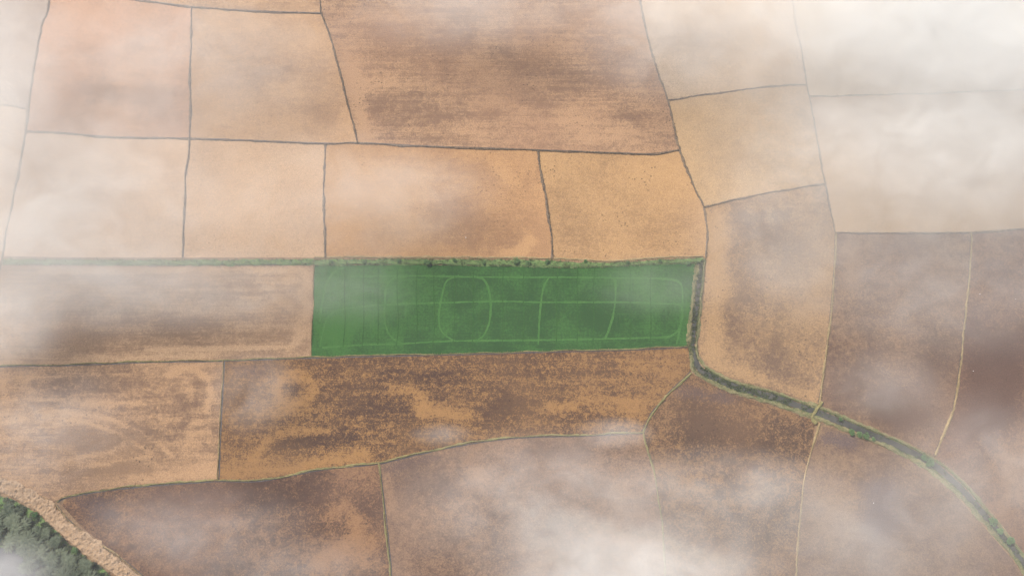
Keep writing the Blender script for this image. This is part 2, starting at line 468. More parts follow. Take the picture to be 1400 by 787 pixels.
field(H5 + cut(Sl, (1112, 160), (1128, 251)) + S2[::-1][1:] + cut(R, (950, 258), (930, 206)),
      field_mat("f_yellow_beige", (0.33, 0.215, 0.112), (0.21, 0.14, 0.08), MAU, 0.34, 1.0, .3, .8, seed=13),
      "small yellowish beige field with four skewed sides right of the golden tan field",
      [("r", [(980, 210), (1060, 220)], 28, .4), ("r", [(950, 145), (940, 160)], 10, .4)])
field(H5b + [(1560, 303)] + H6[::-1][1:] + cut(Sl, (1140, 310), (1112, 160)),
      field_mat("f_misty_cream", (0.33, 0.225, 0.13), (0.26, 0.17, 0.10), MAU, 0.4, .8, .3, .5, seed=14),
      "wide cream field veiled by mist under the top right corner",
      [("r", [(1120, 145), (1118, 170)], 14, .8), ("b", [(1150, 220), (1160, 260)], 20, .3)])
field(cut(Sl, (1103, 116), (1062, -110)) + [(1560, -110), (1560, 117)] + H5b[::-1][1:],
      field_mat("f_corner_pale", (0.38, 0.29, 0.19), (0.3, 0.22, 0.14), MAU, 0.4, .8, .3, .5, seed=15),
      "pale field almost lost in the white mist of the top right corner")
field(S2 + cut(Sl, (1140, 310), (1120, 552)) + cut(CN, (1060, 533), (963, 400)) + [(966, 352), (967, 320)],
      field_mat("f_mottled", (0.27, 0.165, 0.082), (0.120, 0.074, 0.048), (0.105, 0.068, 0.05), 0.46, .8, .25, 1.1, ang=1.57, stretch=4, grain=.8, seed=16, speck=.6),
      "tall mottled tan and grey-brown field inside the bend of the canal",
      [("b", [(975, 300), (985, 400), (975, 480)], 16, .8), ("r", [(1015, 300), (1080, 350)], 40, .4), ("r", [(1010, 380), (1000, 450)], 26, .45), ("r", [(1060, 480), (1080, 520)], 26, .4), ("b", [(1100, 430), (1130, 380)], 20, .4), ("b", [(985, 500), (1110, 540)], 9, .5)])
field(cut(H6, (1143, 319), (1328, 318)) + V8[1:] + cut(CN, (1230, 599), (1121, 553)) + cut(Sl, (1128, 500), (1141, 370)),
      field_mat("f_mauve", (0.21, 0.125, 0.068), (0.085, 0.047, 0.031), (0.10, 0.060, 0.048), 0.56, .9, .4, .9, ang=1.55, stretch=6, seed=17, tint=(0.155, 0.10, 0.075)),
      "mauve-brown field with a dark stain near its foot, bounded by two pale bunds",
      [("r", [(1215, 555), (1225, 560)], 22, 1.3), ("g", [(1200, 430), (1210, 480)], 40, .3), ("b", [(1160, 340), (1165, 400)], 12, .4), ("r", [(1170, 500), (1160, 540)], 25, .3), ("r", [(1280, 480), (1260, 560)], 25, .3)])
field(H6[2:] + [(1560, 870), (1500, 900)] + cut(CN, (1470, 855), (1280, 624)) + cut(V8, (1300, 570), (1325, 380)),
      field_mat("f_right_brown", (0.195, 0.108, 0.058), (0.072, 0.036, 0.025), (0.085, 0.05, 0.042), 0.58, 1.0, .35, .9, ang=1.5, stretch=6, seed=18, tint=(0.145, 0.085, 0.06)),
      "reddish brown field on the right frame edge above the canal's end",
      [("r", [(1370, 490), (1350, 560)], 40, .9), ("b", [(1390, 620), (1370, 700)], 30, .3)])
field(H2b[:4] + E1[1:] + cut(H3, (305, 492), (0, 500)) + [(-40, 503), (-14, 440), (0, 368)],
      field_mat("f_scraped", (0.33, 0.21, 0.118), (0.175, 0.105, 0.062), (0.10, 0.062, 0.05), 0.52, 1.0, 1.0, .75, stretch=14, seed=19, tint=(0.21, 0.135, 0.085)),
      "long brown field with pale scrape marks, left neighbour of the green field",
      [("r", [(85, 438), (180, 450)], 16, .2), ("r", [(60, 465), (140, 470)], 14, .3), ("r", [(220, 450), (290, 450)], 13, .3), ("b", [(60, 368), (420, 370)], 4, .5), ("b", [(418, 376), (421, 390), (414, 405), (420, 420), (416, 435)], 3.5, 1.5), ("b", [(410, 398), (413, 410)], 2.5, 1.2), ("b", [(392, 385), (400, 382)], 4, 1.2), ("b", [(360, 392), (374, 393)], 2, .9), ("b", [(330, 406), (358, 408)], 2, .9), ("b", [(60, 372), (150, 367), (260, 369)], 2.5, 1.0), ("b", [(180, 372), (196, 371)], 2, .9), ("b", [(378, 408), (396, 418)], 4, 1.0), ("b", [(416, 450), (405, 468), (394, 476)], 3.5, 1.3), ("b", [(408, 440), (404, 460)], 3, .9), ("b", [(200, 478), (390, 474)], 3, .9), ("b", [(100, 490), (300, 486)], 4, .6)], cell=1.3)
green = field(H2b[3:] + [(952, 380), (948, 412), (943, 450)] + [(941, 473)] + cut(H3, (860, 477), (425, 488)) + E1[::-1][1:-1],
      crop_mat("crop_green"), "bright green rice paddy with looping wheel tracks, the only green field", [("r", [(440, 420), (520, 420)], 60, .35), ("r", [(640, 430), (780, 440)], 60, -.2), ("r", [(560, 470), (700, 474)], 10, -.2), ("r", [(900, 400), (930, 450)], 30, .15)], name="rice_paddy")
field(cut(H3, (0, 500), (305, 492)) + V5[1:] + cut(H4, (220, 661), (78, 685)) + [(30, 668), (0, 652), (-160, 590), (-160, 508)],
      field_mat("f_swept", (0.30, 0.180, 0.096), (0.130, 0.076, 0.047), (0.115, 0.068, 0.05), 0.52, .9, .95, .9, ang=.03, stretch=9, seed=20, speck=.6),
      "tan and brown field crossed by curved wheel swaths above the dirt road corner",
      [("b", [(4, 520), (8, 540), (30, 553), (110, 566), (150, 572), (195, 590), (235, 622)], 3.3, 0.70), ("r", [(6, 530), (20, 549), (60, 556), (120, 562), (150, 566), (200, 592), (218, 612)], 4.5, .45),
       ("b", [(60, 568), (120, 578), (170, 596), (205, 618)], 2.8, 0.56), ("r", [(100, 596), (190, 600)], 14, .5), ("r", [(90, 650), (180, 640)], 9, .45), ("r", [(60, 520), (200, 530)], 14, .2),
       ("b", [(232, 512), (245, 504), (268, 504), (284, 516), (288, 540), (282, 560)], 4.4, 0.70), ("r", [(240, 520), (252, 512), (266, 514), (274, 530), (268, 556)], 3, .2), ("b", [(255, 525), (262, 545)], 5.5, 0.42), ("r", [(236, 530), (258, 565), (240, 600)], 5, .3),
       ("b", [(262, 580), (288, 575)], 3.3, 0.56), ("b", [(258, 592), (286, 590)], 3.3, 0.56), ("b", [(255, 605), (290, 606)], 3.3, 0.56), ("r", [(278, 606), (286, 614)], 4, .5), ("b", [(230, 590), (290, 645)], 15.4, 0.28),
       ("b", [(95, 628), (150, 618), (170, 606)], 2.8, 0.70), ("b", [(110, 640), (170, 628), (205, 622)], 2.8, 0.70), ("r", [(110, 615), (160, 608)], 5, .5), ("r", [(160, 636), (205, 642)], 8, .4), ("b", [(180, 655), (290, 645)], 6.6, 0.35), ("b", [(40, 545), (200, 552)], 2.2, 0.42), ("b", [(20, 515), (180, 512)], 2.2, 0.42)], cell=1.3)
field(cut(H3, (305, 492), (941, 473)) + [(943, 490)] + D1[::-1] + cut(H4, (800, 594), (298, 656)) + V5[::-1][1:-1],
      field_mat("f_ochre", OCH, DRK, (0.085, 0.050, 0.042), 0.60, .45, .8, 1.4, stretch=10, grain=1.3, seed=21, contrast=.36, speck=.5, tint=(0.17, 0.092, 0.042)),
      "dark brown field with ochre blotches and rings, directly below the green field",
      [("b", [(386, 545), (380, 530), (388, 517), (405, 512), (422, 518), (429, 533), (421, 548), (404, 553), (388, 547)], 6.3, 0.58), ("b", [(395, 560), (350, 562)], 7.3, 0.26), ("b", [(345, 628), (360, 606), (380, 593), (410, 587), (450, 588)], 6.3, 0.58), ("b", [(305, 645), (400, 640), (500, 622)], 10.4, 0.65), ("b", [(535, 530), (565, 530), (578, 545), (574, 570)], 7.3, 0.58), ("b", [(575, 560), (610, 565), (640, 570)], 10.4, 0.53), ("r", [(470, 500), (560, 520), (720, 500)], 25, .16), ("r", [(480, 550), (550, 560)], 26, .2), ("g", [(480, 545), (560, 560)], 24, .2), ("b", [(750, 556), (785, 557)], 5.2, 0.78), ("b", [(800, 545), (870, 555)], 15.8, 0.36), ("b", [(870, 500), (930, 490), (900, 540)], 18.9, 0.29), ("r", [(670, 560), (700, 555)], 16, .5), ("g", [(320, 500), (360, 505)], 16, .6), ("r", [(402, 532), (406, 530)], 6, .35), ("r", [(380, 605), (480, 600)], 10, .4), ("b", [(860, 560), (880, 580)], 10.4, 0.36)], cell=1.3)
field([(85, 690)] + cut(H4, (92, 678), (517, 632)) + V6[1:] + [(300, 880), (200, 790), (160, 758), (112, 720)],
      field_mat("f_rust", (0.205, 0.108, 0.052), (0.052, 0.027, 0.019), (0.07, 0.044, 0.04), 0.60, .9, .4, 1.05, seed=22, stretch=6, speck=.5, tint=(0.16, 0.09, 0.06)),
      "dark rust-brown field in the corner between the dirt road and the curved bund",
      [("r", [(220, 680), (420, 670)], 26, .4), ("g", [(110, 685), (160, 700)], 18, .6), ("b", [(452, 700), (472, 692), (488, 708), (484, 732), (462, 752), (436, 768)], 8.8, 0.71), ("b", [(440, 770), (500, 745)], 17.5, 0.40), ("b", [(510, 640), (470, 650)], 12.5, 0.31), ("r", [(480, 690), (520, 700)], 14, .3)], cell=1.3)
field(cut(H4, (517, 632), (879, 590)) + D2[1:] + V6[::-1][:-1],
      field_mat("f_mist_brown", (0.22, 0.128, 0.072), (0.078, 0.045, 0.031), (0.09, 0.056, 0.045), 0.54, .9, .3, .95, seed=23, stretch=4, tint=(0.18, 0.115, 0.08)),
      "brown field mostly hidden by the thickest low mist at the bottom edge",
      [("g", [(530, 640), (600, 622)], 10, .7), ("b", [(640, 630), (655, 650)], 10, .6), ("r", [(570, 650), (600, 670)], 24, .35), ("b", [(530, 650), (535, 700)], 6, .6), ("r", [(740, 612), (800, 612)], 14, .4)])
field(D1[:-1] + [(946, 510)] + cut(CS, (975, 527), (1060, 556)) + [(1115, 575)] + V7[1:] + D2[::-1][:-1],
      field_mat("f_umber", (0.19, 0.105, 0.048), (0.050, 0.027, 0.018), (0.08, 0.052, 0.046), 0.54, .9, .35, 1.5, ang=1.5, stretch=5, seed=24, speck=.4, tint=(0.155, 0.085, 0.045)),
      "umber field below the canal bend, dark rust at its top and mist below",
      [("r", [(960, 565), (1010, 585)], 36, .45), ("g", [(925, 535), (950, 535), (1000, 545)], 15, .8), ("b", [(1000, 560), (1040, 570)], 16, .2), ("r", [(950, 600), (960, 580)], 18, .4), ("r", [(1050, 600), (1100, 590)], 18, .2), ("b", [(1060, 556), (1080, 562)], 3, .6)])
field([(1126, 582)] + cut(CS, (1180, 601), (1470, 900)) + V7[::-1][:-1],
      field_mat("f_plum", (0.19, 0.118, 0.068), (0.088, 0.052, 0.037), (0.088, 0.060, 0.055), 0.52, .9, .3, .8, ang=1.5, stretch=6, seed=25, tint=(0.15, 0.1, 0.08)),
      "greyish plum field below the canal in the bottom right corner",
      [("g", [(1135, 600), (1165, 600)], 16, .9), ("g", [(1195, 705), (1200, 675)], 32, 1.0), ("r", [(1195, 705), (1200, 675)], 36, .5), ("r", [(1150, 612), (1170, 610)], 10, .3), ("g", [(1260, 760), (1275, 720)], 16, .4), ("b", [(1140, 720), (1150, 690)], 25, .3)])

# ------------------------------------------------------------------ crop tracks in the green paddy (parts of the paddy)
zt = 0.02 + 0.005 * NF[0] + 0.03
def track(pts, w=0.62, mat=M_TRACK, nm="wheel_track", seed=1):
    o = ribbon(nm, resample([G(*p) for p in pts], 1.3), [(-w / 2, 0), (w / 2, 0)], mat, green, seed=seed, jitter=.3, z0=zt + 0.004 * (seed % 40))
    return o
TR = [
    [(470, 366), (456, 373), (446, 390), (441, 413), (437, 440)],
    [(480, 378), (560, 377), (620, 378), (700, 379), (780, 379), (850, 380), (905, 381), (927, 385), (933, 400), (931, 440), (925, 470)],
    [(438, 474), (441, 455), (450, 432), (468, 423), (520, 417), (600, 414), (680, 412), (740, 413), (840, 413), (900, 415), (926, 416), (933, 424), (930, 446), (918, 459), (898, 462)],
    [(440, 475), (500, 471), (545, 470), (620, 466), (720, 465), (830, 463), (905, 461)],
    [(556, 378), (537, 381), (528, 395), (526, 430), (529, 450), (538, 463), (552, 470)],
    [(628, 377), (611, 384), (604, 405), (600, 430), (602, 449), (610, 459), (622, 466)],
    [(646, 377), (662, 383), (669, 400), (671, 418), (669, 440), (663, 456), (654, 464)],
    [(752, 378), (745, 388), (741, 404), (738, 430), (736, 472)],
    [(833, 379), (841, 384), (841, 410), (838, 432), (832, 452), (827, 463)],
]
for i, t in enumerate(TR):
    o = track(t, 0.95, seed=i)
for i, x in enumerate([472, 498, 518, 544, 570, 594, 622, 648, 688, 716, 762, 790, 812, 862, 890]):
    pts = [(x + random.uniform(-1, 1), 366 + random.uniform(0, 4)), (x - 1, 400), (x + random.uniform(-2, 1), 440), (x - 2 + random.uniform(-1, 1), 470 + random.uniform(0, 8))]
    track(pts, 0.45, M_ROWGAP, "crop_row_gap", seed=12 + i)

# ------------------------------------------------------------------ bunds
BW = 1.0
def bund(pts, kind, label, w=1.5, h=0.55, ditch=0, tuft=1.0, grass=None, seed=[0]):
    seed[0] += 1
    sd = seed[0]
    path = resample([G(*p) for p in pts], 0.9)
    w *= 0.62
    r = w / 2
    o = ribbon("earth_bund", path, [(-r, 0), (-r * .55, h * .75), (0, h), (r * .55, h * .8), (r, 0)], M_BUND[kind], None, sd, .55, 0.02, 0.7)
    tag(o, label, "earth bund", "earth bunds dividing the fields", "thing")
    ditch *= .6
    if ditch:
        ns = normals(path)
        s = 1 if ditch > 0 else -1
        dp = [p + n * s * (r + abs(ditch) / 2 - .1) for p, n in zip(path, ns)]
        d = ribbon("ditch", dp, [(-abs(ditch) / 2, 0), (abs(ditch) / 2, 0)], M_WETDITCH, o, sd + 5, .35, 0.172 + 0.0007 * sd)
    rng = random.Random(sd)
    vs, fs = [], []
    ns = normals(path)
    for p, n in zip(path, ns):
        if noise.noise(Vector((p.x * .12, p.y * .12, sd * 2.0))) * .9 + rng.random() < 0.9 - 0.55 * tuft: continue
        for _ in range(2):
            q = p + n * rng.uniform(-r * .9, r * .9)
            add_blades(vs, fs, (q.x, q.y, .25), 4, .55, .3, .11, 1.0, rng)
    if vs:
        g = mesh_obj("grass", vs, fs, grass or (M_DRYGRASS if kind != "grey" else M_DARKGRASS), o)
        g["kind"] = "stuff"
    return o

bund(A, "grey", "long slanting grey bund near the left frame edge, crossing the two upper rows", 1.7, .5)
bund(LA, "grey", "faint short grey bund meeting the slanting one at the left frame edge", 1.2, .4)
bund(LB, "grey", "faint bund at the left frame edge beside the long brown field", 1.2, .4)
bund(H0, "grey", "thin grey bund along the top frame edge above two square fields", 1.7, .55, .5)
bund(V1, "grey", "straight upright grey bund with pale specks, between the first and second tan fields", 1.6, .6)
bund(V2, "grey", "dark bund leaning towards the largest brown field at its left side", 1.7, .6, tuft=1.3)
bund(H1, "grey", "long dark double bund running across below the top row of fields", 1.5, .5, .6, 1.3)
bund(V3, "grey", "short upright grey bund at the left end of the wide orange tan field", 1.7, .55)
bund(V4, "grey", "crooked brown bund thick with dry weeds beside the golden tan field", 2.3, .6, tuft=2)
bund(R, "grey", "long winding bund descending from the top edge to the canal's head", 1.8, .55, tuft=1.2)
bund(H5, "grey", "short thin bund on top of the small yellowish beige field", 1.5, .5)
bund(H5b, "grey", "faint bund in thick mist below the top right corner", 1.2, .4)
bund(S2, "grey", "rising bund with dry weeds under the small yellowish beige field", 1.9, .55, tuft=1.3)
bund(cut(Sl, (1062, -110), (1143, 320)), "grey", "misty upright bund on the right end of the small yellowish beige field", 1.3, .45)
bund(cut(Sl, (1143, 320), (1120, 552)), "tan", "pale tan upright bund ending at the canal crossing, beside the mottled field", 1.8, .6, -.5)
bund(H6, "grey", "thin grey level bund below the wide misty cream field", 1.5, .5, .3)
bund(V8, "tan", "pale tan curving bund that ends at the canal, in front of the reddish brown field", 1.8, .6, -.4)
bund(E1, "tan", "narrow straw-coloured edge between the green paddy and the scraped brown field", 1.0, .3, tuft=1.3)
bund(H3, "olive", "long level bund under the green paddy with a dark ditch on its lower side", 1.1, .45, -.9)
bund(V5, "tan", "short upright pale bund with dark ditch beside the field of curved swaths", 1.2, .5, .9)
bund(H4, "olive", "long curving yellowish bund from the dirt road to the pale three-way junction", 1.5, .55, -.9)
bund(D1, "olive", "short diagonal yellow-green bund climbing to the canal bend", 1.8, .6, .7, 1.2, M_GREENGRASS)
bund(D2, "olive", "fading bund running down into the thick mist from the three-way junction", 1.4, .5, tuft=.7)
bund(V6, "olive", "upright yellowish bund at the bottom edge between rust-brown and misty fields", 1.5, .55, .8)
bund(V7, "tan", "pale tan bund descending from the canal crossing to the bottom edge", 1.5, .5)
bund([(77, 690), (95, 712), (130, 740), (165, 762), (205, 795)], "tan", "low edge bund between dirt road and the rust-brown corner field", 1.0, .3, .5)

# ------------------------------------------------------------------ grassy verges
def verge(top, bot, label, shade, n_t, hmax, sd):
    a = resample([G(*p) for p in top], 2.0)
    b = resample([G(*p) for p in bot], 2.0)
    n = min(len(a), len(b))
    a = [a[int(i * (len(a) - 1) / (n - 1))] for i in range(n)]
    b = [b[int(i * (len(b) - 1) / (n - 1))] for i in range(n)]
    vs, fs = [], []
    K = 5
    for i in range(n):
        for k in range(K):
            t = k / (K - 1)
            p = a[i].lerp(b[i], t)
            e = .0 if k in (0, K - 1) else .35 + .25 * wob(p, .4, sd + k)
            if k in (0, K - 1):
                d = (a[i] - b[i]).normalized() * (1 if k == 0 else -1)
                p = p + d * (0.9 * wob(p, .25, sd) + .5 * wob(p, .9, sd))
            vs.append((p.x, p.y, .2 + e))
        if i:
            for k in range(K - 1):
                q = (i - 1) * K + k
                fs.append((q, q + 1, q + K + 1, q + K))
    o = mesh_obj("grassy_verge", vs, fs, M_VERGE)
    tag(o, label, "grass verge", None, "thing")
    rng = random.Random(sd)
    vs, fs = [], []
    for _ in range(n_t):
        i = rng.randrange(n - 1)
        p = a[i].lerp(b[i], rng.random()) + Vector((rng.uniform(-1, 1), 0, 0))
        if wob(p, .5, sd + 3) < -.3: continue
        add_blades(vs, fs, (p.x, p.y, .35), 5, hmax * .7, .5, .2, 2.4, rng)
    g = mesh_obj("grass", vs, fs, shade, o)
    g["kind"] = "stuff"
    return o
cutx = lambda p, a, b: [q for q in p if a <= q[0] <= b]
verge([(5, 354), (90, 355), (250, 355), (429, 355)], [(5, 362), (100, 362), (250, 363), (429, 362)], "thin green verge along the top of the long scraped brown field", M_GREENGRASS, 900, .6, 31)
verge([(430, 355)] + [(x, y + 1.5) for x, y in cutx(H2, 440, 970)], [(430, 363)] + cutx(H2b, 440, 970), "thick weedy green verge along the top of the green paddy", M_GREENGRASS, 1700, .55, 32)
# brown scraped furrow above the verge
o = ribbon("earth_bund", resample([G(x, y - 1.5) for x, y in cutx(H2, 420, 970)], .9), [(-.7, 0), (-.2, .4), (.3, .4), (.7, 0)], M_BUND["tan"], None, 71, .4, .02, .4)
tag(o, "low reddish crumbling bund along the upper side of the weedy green verge", "earth bund", "earth bunds dividing the fields", "thing")

# ------------------------------------------------------------------ canal
can = resample([G(*p) for p in CAN], 1.2)
w = ribbon("water", can, [(-1.6, 0), (0, 0), (1.6, 0)], M_CANAL, None, 81, .1, .19)
tag(w, kind="structure")
def bank(pts, label, sd, wtop, inner):
    path = resample([G(*p) for p in pts], 1.0)
    pull = []
    for p in path:
        q = min(can, key=lambda c: (c - p).length_squared)
        pull.append(q + (p - q) * .66)
    path = pull
    o = ribbon("canal_bank", path, [(-wtop * .5, 0), (-wtop * .3, .3), (0, .42), (wtop * .3, .28), (wtop * .55, 0)], M_BANK, None, sd, .5, .1, .6)
    tag(o, label, "canal bank", "grassy banks of the canal", "thing")
    rng = random.Random(sd)
    ns = normals(path)
    for nm, mat, k, lo, hi in (("green_grass", M_GREENGRASS, 4, -.05, .6), ("dry_grass", M_DRYGRASS, 2, -.5, .1)):
        vs, fs = [], []
        for p, n in zip(path, ns):
            if wob(p, .06, sd + len(nm)) < -.2: continue
            for _ in range(k):
                q = p + n * inner * wtop * rng.uniform(lo, hi)
                add_blades(vs, fs, (q.x, q.y, .25), 5, .4, .35, .13, 1.8, rng)
        g = mesh_obj(nm, vs, fs, mat, o)
        g["kind"] = "stuff"
    return o
bank(CN, "grassy bank along the upper side of the curving canal, edged with dry straw", 91, 1.5, -1)
bank([(945, 362), (944, 390), (941, 430), (938, 455), (936, 474)][:0] + CS, "grassy bank along the lower side of the curving canal, the greener one", 92, 2.2, 1)
bank([(950, 362), (946, 400), (942, 440), (939, 472)], "short grassy bank between the green paddy and the canal's reeds", 93, 2.2, -1)
# reeds filling the upper part of the canal
rng = random.Random(5)
vs, fs = [], []
cn = normals(can)
for i, (p, n) in enumerate(zip(can, cn)):
    x, y = PX(p)
    dens = 1.0 if x < 1040 else (0.7 if x < 1105 else (0.06 if x < 1330 else 0.3))
    for _ in range(9):
        if rng.random() > dens: continue
        q = p + n * rng.uniform(-1.7, 1.7)
        if wob(q, .45, 3) < -.12 or wob(q, .1, 6) < -.35: continue
        add_blades(vs, fs, (q.x, q.y, .12), 11, rng.uniform(.45, .8), .32, .12, 1.5, rng)
reed = mesh_obj("reeds", vs, fs, M_REED)
tag(reed, "dark green reeds growing thickly in the canal bend", "reeds", None, "stuff")
# earth crossing over the canal
def lump(name, pts, w, h, mat, label, cat, sd):
    path = resample([G(*p) for p in pts], .5)
    o = ribbon(name, path, [(-w / 2, 0), (-w * .3, h * .8), (0, h), (w * .3, h * .8), (w / 2, 0)], mat, None, sd, .3, .15)
    return tag(o, label, cat, None, "thing")
lump("canal_crossing", [(1124, 549), (1116, 560), (1110, 570), (1116, 579)], 2.0, .9, M_BUND["olive"], "narrow grassy earth crossing over the canal where two pale bunds meet", "crossing", 5)

# ------------------------------------------------------------------ dirt road, pond
RT = [(-160, 585), (0, 650), (21, 658), (50, 673), (72, 688), (85, 703), (110, 723), (148, 750), (180, 775), (205, 797), (300, 890)]
RB = [(-160, 610), (0, 673), (21, 682), (45, 694), (62, 709), (85, 731), (110, 752), (148, 779), (170, 798), (262, 890)]
a = resample([G(*p) for p in RT], .8); b = resample([G(*p) for p in RB], .8)
n = min(len(a), len(b)); K = 14
vs, fs = [], []
for i in range(n):
    p0, p1 = a[int(i * (len(a) - 1) / (n - 1))], b[int(i * (len(b) - 1) / (n - 1))]
    for k in range(K):
        p = p0.lerp(p1, k / (K - 1))
        if k in (0, K - 1): p = p + Vector((1.3 * wob(p, .22, 4 + k) + .7 * wob(p, .8, 5), 1.3 * wob(p, .22, 9 + k) + .7 * wob(p, .8, 6), 0))
        e = 0 if k in (0, K - 1) else .5 + .55 * wob(p, .45, 2) + .5 * wob(p, .9, 7)
        vs.append((p.x, p.y, .17 + e))
    if i:
        for k in range(K - 1):
            q = (i - 1) * K + k
            fs.append((q, q + 1, q + K + 1, q + K))
tag(mesh_obj("dirt_road", vs, fs, M_ROAD), kind="structure")
pp = [G(*p) for p in [(-160, 626), (0, 682), (25, 692), (48, 706), (66, 724), (88, 744), (112, 762), (148, 790), (200, 840), (240, 890), (-160, 890)]]
o = mesh_obj("pond", [(p.x, p.y, .155) for p in pp], [tuple(range(len(pp)))], M_POND)
if o.data.polygons[0].normal.z < 0: o.data.flip_normals()
tag(o, kind="structure")

# low growth under the trees between road and pond
up = [(-160, 606), (-20, 664), (0, 676), (25, 686), (48, 700), (66, 716), (88, 736), (112, 757), (148, 783), (200, 834), (240, 880)]
lo_ = [(-160, 690), (-20, 742), (8, 748), (28, 756), (44, 768), (58, 780), (72, 792), (84, 802), (98, 814), (120, 850), (140, 890)]
verge(up, lo_, "tangle of low grey-green scrub under the trees between dirt road and pond", M_TREE, 9000, .9, 61)

# ------------------------------------------------------------------ shrubs and trees
def crown_mesh(name, r, h, n, mat, sd, leaf=(.5, .12), feather=True):
    rng = random.Random(sd)
    vs, fs = [], []
    lobes = []
    for k in range(rng.randint(5, 8)):
        a = rng.uniform(0, 6.283); q = r * rng.uniform(.2, .75)
        lobes.append((Vector((q * math.cos(a), q * math.sin(a), h * rng.uniform(.45, .85))), r * rng.uniform(.28, .5)))
    for _ in range(n):
        c, lr = lobes[rng.randrange(len(lobes))]
        d = Vector((rng.gauss(0, 1), rng.gauss(0, 1), rng.gauss(0, .8) + .25)).normalized()
        rad = lr * (0.35 + .75 * rng.random() ** .6)
        p = c + Vector((d.x * rad, d.y * rad, d.z * rad * .8))
        # long drooping leaves point outward
        t = (Vector((d.x, d.y, d.z * .5 - .15)) + Vector((rng.gauss(0, .4), rng.gauss(0, .4), rng.gauss(0, .3)))).normalized()
        s = t.cross(Vector((rng.gauss(0, .5), rng.gauss(0, .5), 1))).normalized() * leaf[1] * rng.uniform(.7, 1.3)
        l = leaf[0] * rng.uniform(.6, 1.4)
        k = len(vs)
        m = p + t * l * .5 + Vector((0, 0, .08 * l))
        e = p + t * l + Vector((0, 0, -.15 * l))
        vs += [p - s * .4, p + s * .4, m + s, m - s, e]
        fs += [(k, k + 1, k + 2, k + 3), (k + 3, k + 2, k + 4)]
    me = bpy.data.meshes.new(name)
    me.from_pydata([tuple(v) for v in vs], [], fs)
    me.materials.append(mat)
    return me, lobes

def trunk_mesh(name, lobes, h, r0, sd):
    vs, fs = [], []
    def limb(p, q, ra, rb):
        d = (q - p).normalized()
        u = d.cross(Vector((.3, 1, .1))).normalized(); w_ = d.cross(u)
        k = len(vs)
        for (c, rr) in ((p, ra), (p.lerp(q, .5) + u * .08, (ra + rb) / 2), (q, rb)):
            for j in range(6):
                a = j * 1.0472
                vs.append(c + (u * math.cos(a) + w_ * math.sin(a)) * rr)
        for lv in range(2):
            for j in range(6):
                x0 = k + lv * 6
                fs.append((x0 + j, x0 + (j + 1) % 6, x0 + 6 + (j + 1) % 6, x0 + 6 + j))
    top = Vector((0, 0, h * .4))
    limb(Vector((0, 0, 0)), top, r0, r0 * .7)
    for c, _ in lobes:
        limb(top, c, r0 * .55, r0 * .2)
    me = bpy.data.meshes.new(name)
    me.from_pydata([tuple(v) for v in vs], [], fs)
    me.materials.append(M_BARK)
    return me

ORD = ["first", "second", "third", "fourth", "fifth", "sixth", "seventh", "eighth", "ninth", "tenth", "eleventh", "twelfth", "thirteenth", "fourteenth", "fifteenth", "sixteenth", "seventeenth", "eighteenth", "nineteenth", "twentieth"]
def cane_mesh(name, r, n, mat, sd):
    """several clumps of long arching leafy canes"""
    rng = random.Random(sd)
    vs, fs, lobes = [], [], []
    for k in range(rng.randint(5, 8)):
        a = rng.uniform(0, 6.283); q = r * rng.uniform(.0, .8)
        lobes.append((Vector((q * math.cos(a), q * math.sin(a), rng.uniform(1.6, 3.4))), 1.0))
    for _ in range(n):
        c, _l = lobes[rng.randrange(len(lobes))]
        a = rng.uniform(0, 6.283)
        d = Vector((math.cos(a), math.sin(a), 0))
        ln = r * rng.uniform(.35, 1.0)
        up = rng.uniform(.2, 1.1)
        sidev = Vector((-d.y, d.x, rng.uniform(-.5, .5))).normalized()
        prev = None
        for t in (0, .35, .7, 1.0):
            p = c + d * ln * t + Vector((0, 0, up * (t - 1.3 * t * t)))
            w = (.10, .24, .18, .02)[(0, .35, .7, 1.0).index(t)] * rng.uniform(.8, 1.2)
            k = len(vs)
            vs += [p - sidev * w, p + sidev * w]
            if prev is not None: fs.append((prev, prev + 1, k + 1, k))
            prev = k
    me = bpy.data.meshes.new(name)
    me.from_pydata([tuple(v) for v in vs], [], fs)
    me.materials.append(mat)
    return me, lobes
TREES = []
for k in range(7):
    cm, lb = cane_mesh("crown", 3.2, 420, M_TREE, 200 + k)
    TREES.append((cm, trunk_mesh("trunk", lb, 3.0, .14, k)))
def plant(name, proto, x, y, s, rz, label, cat, group, z=.15):
    t = empty(name, G(x, y, z))
    t.scale = (s, s, s * random.uniform(.85, 1.15)); t.rotation_euler = (0, 0, rz)
    tag(t, label, cat, group, "thing")
    for nm, me in zip(("crown", "trunk"), proto):
        o = bpy.data.objects.new(nm, me); C.objects.link(o); o.parent = t
    return t
rows = [
    ("in the row beside the dirt road", [(-24, 684), (-6, 692), (10, 697), (24, 703), (38, 713), (50, 722), (62, 734), (76, 745), (90, 757), (104, 768), (118, 778), (131, 788), (145, 800)], 1.0),
    ("in the second row from the dirt road", [(-20, 700), (-2, 707), (14, 714), (30, 725), (46, 738), (60, 750), (76, 763), (92, 776), (108, 788), (122, 800)], 1.25),
    ("in the third row from the dirt road", [(-22, 720), (0, 727), (20, 737), (38, 750), (55, 764), (72, 779), (90, 793), (106, 806)], 1.25),
    ("in the row beside the pond", [(44, 770), (60, 784), (76, 797), (22, 752)][:3], .95),
]
for desc, pts, s in rows:
    for i, (x, y) in enumerate([q for q in pts if q[0] > -3]):
        plant("bushy_tree", TREES[random.randrange(5)], x + random.uniform(-5, 5), y + random.uniform(-4, 4), s * random.uniform(.75, 1.25), random.uniform(0, 6.28),
              "feathery tree, %s from the left edge %s" % (ORD[i], desc), "tree", "trees between the dirt road and the pond")
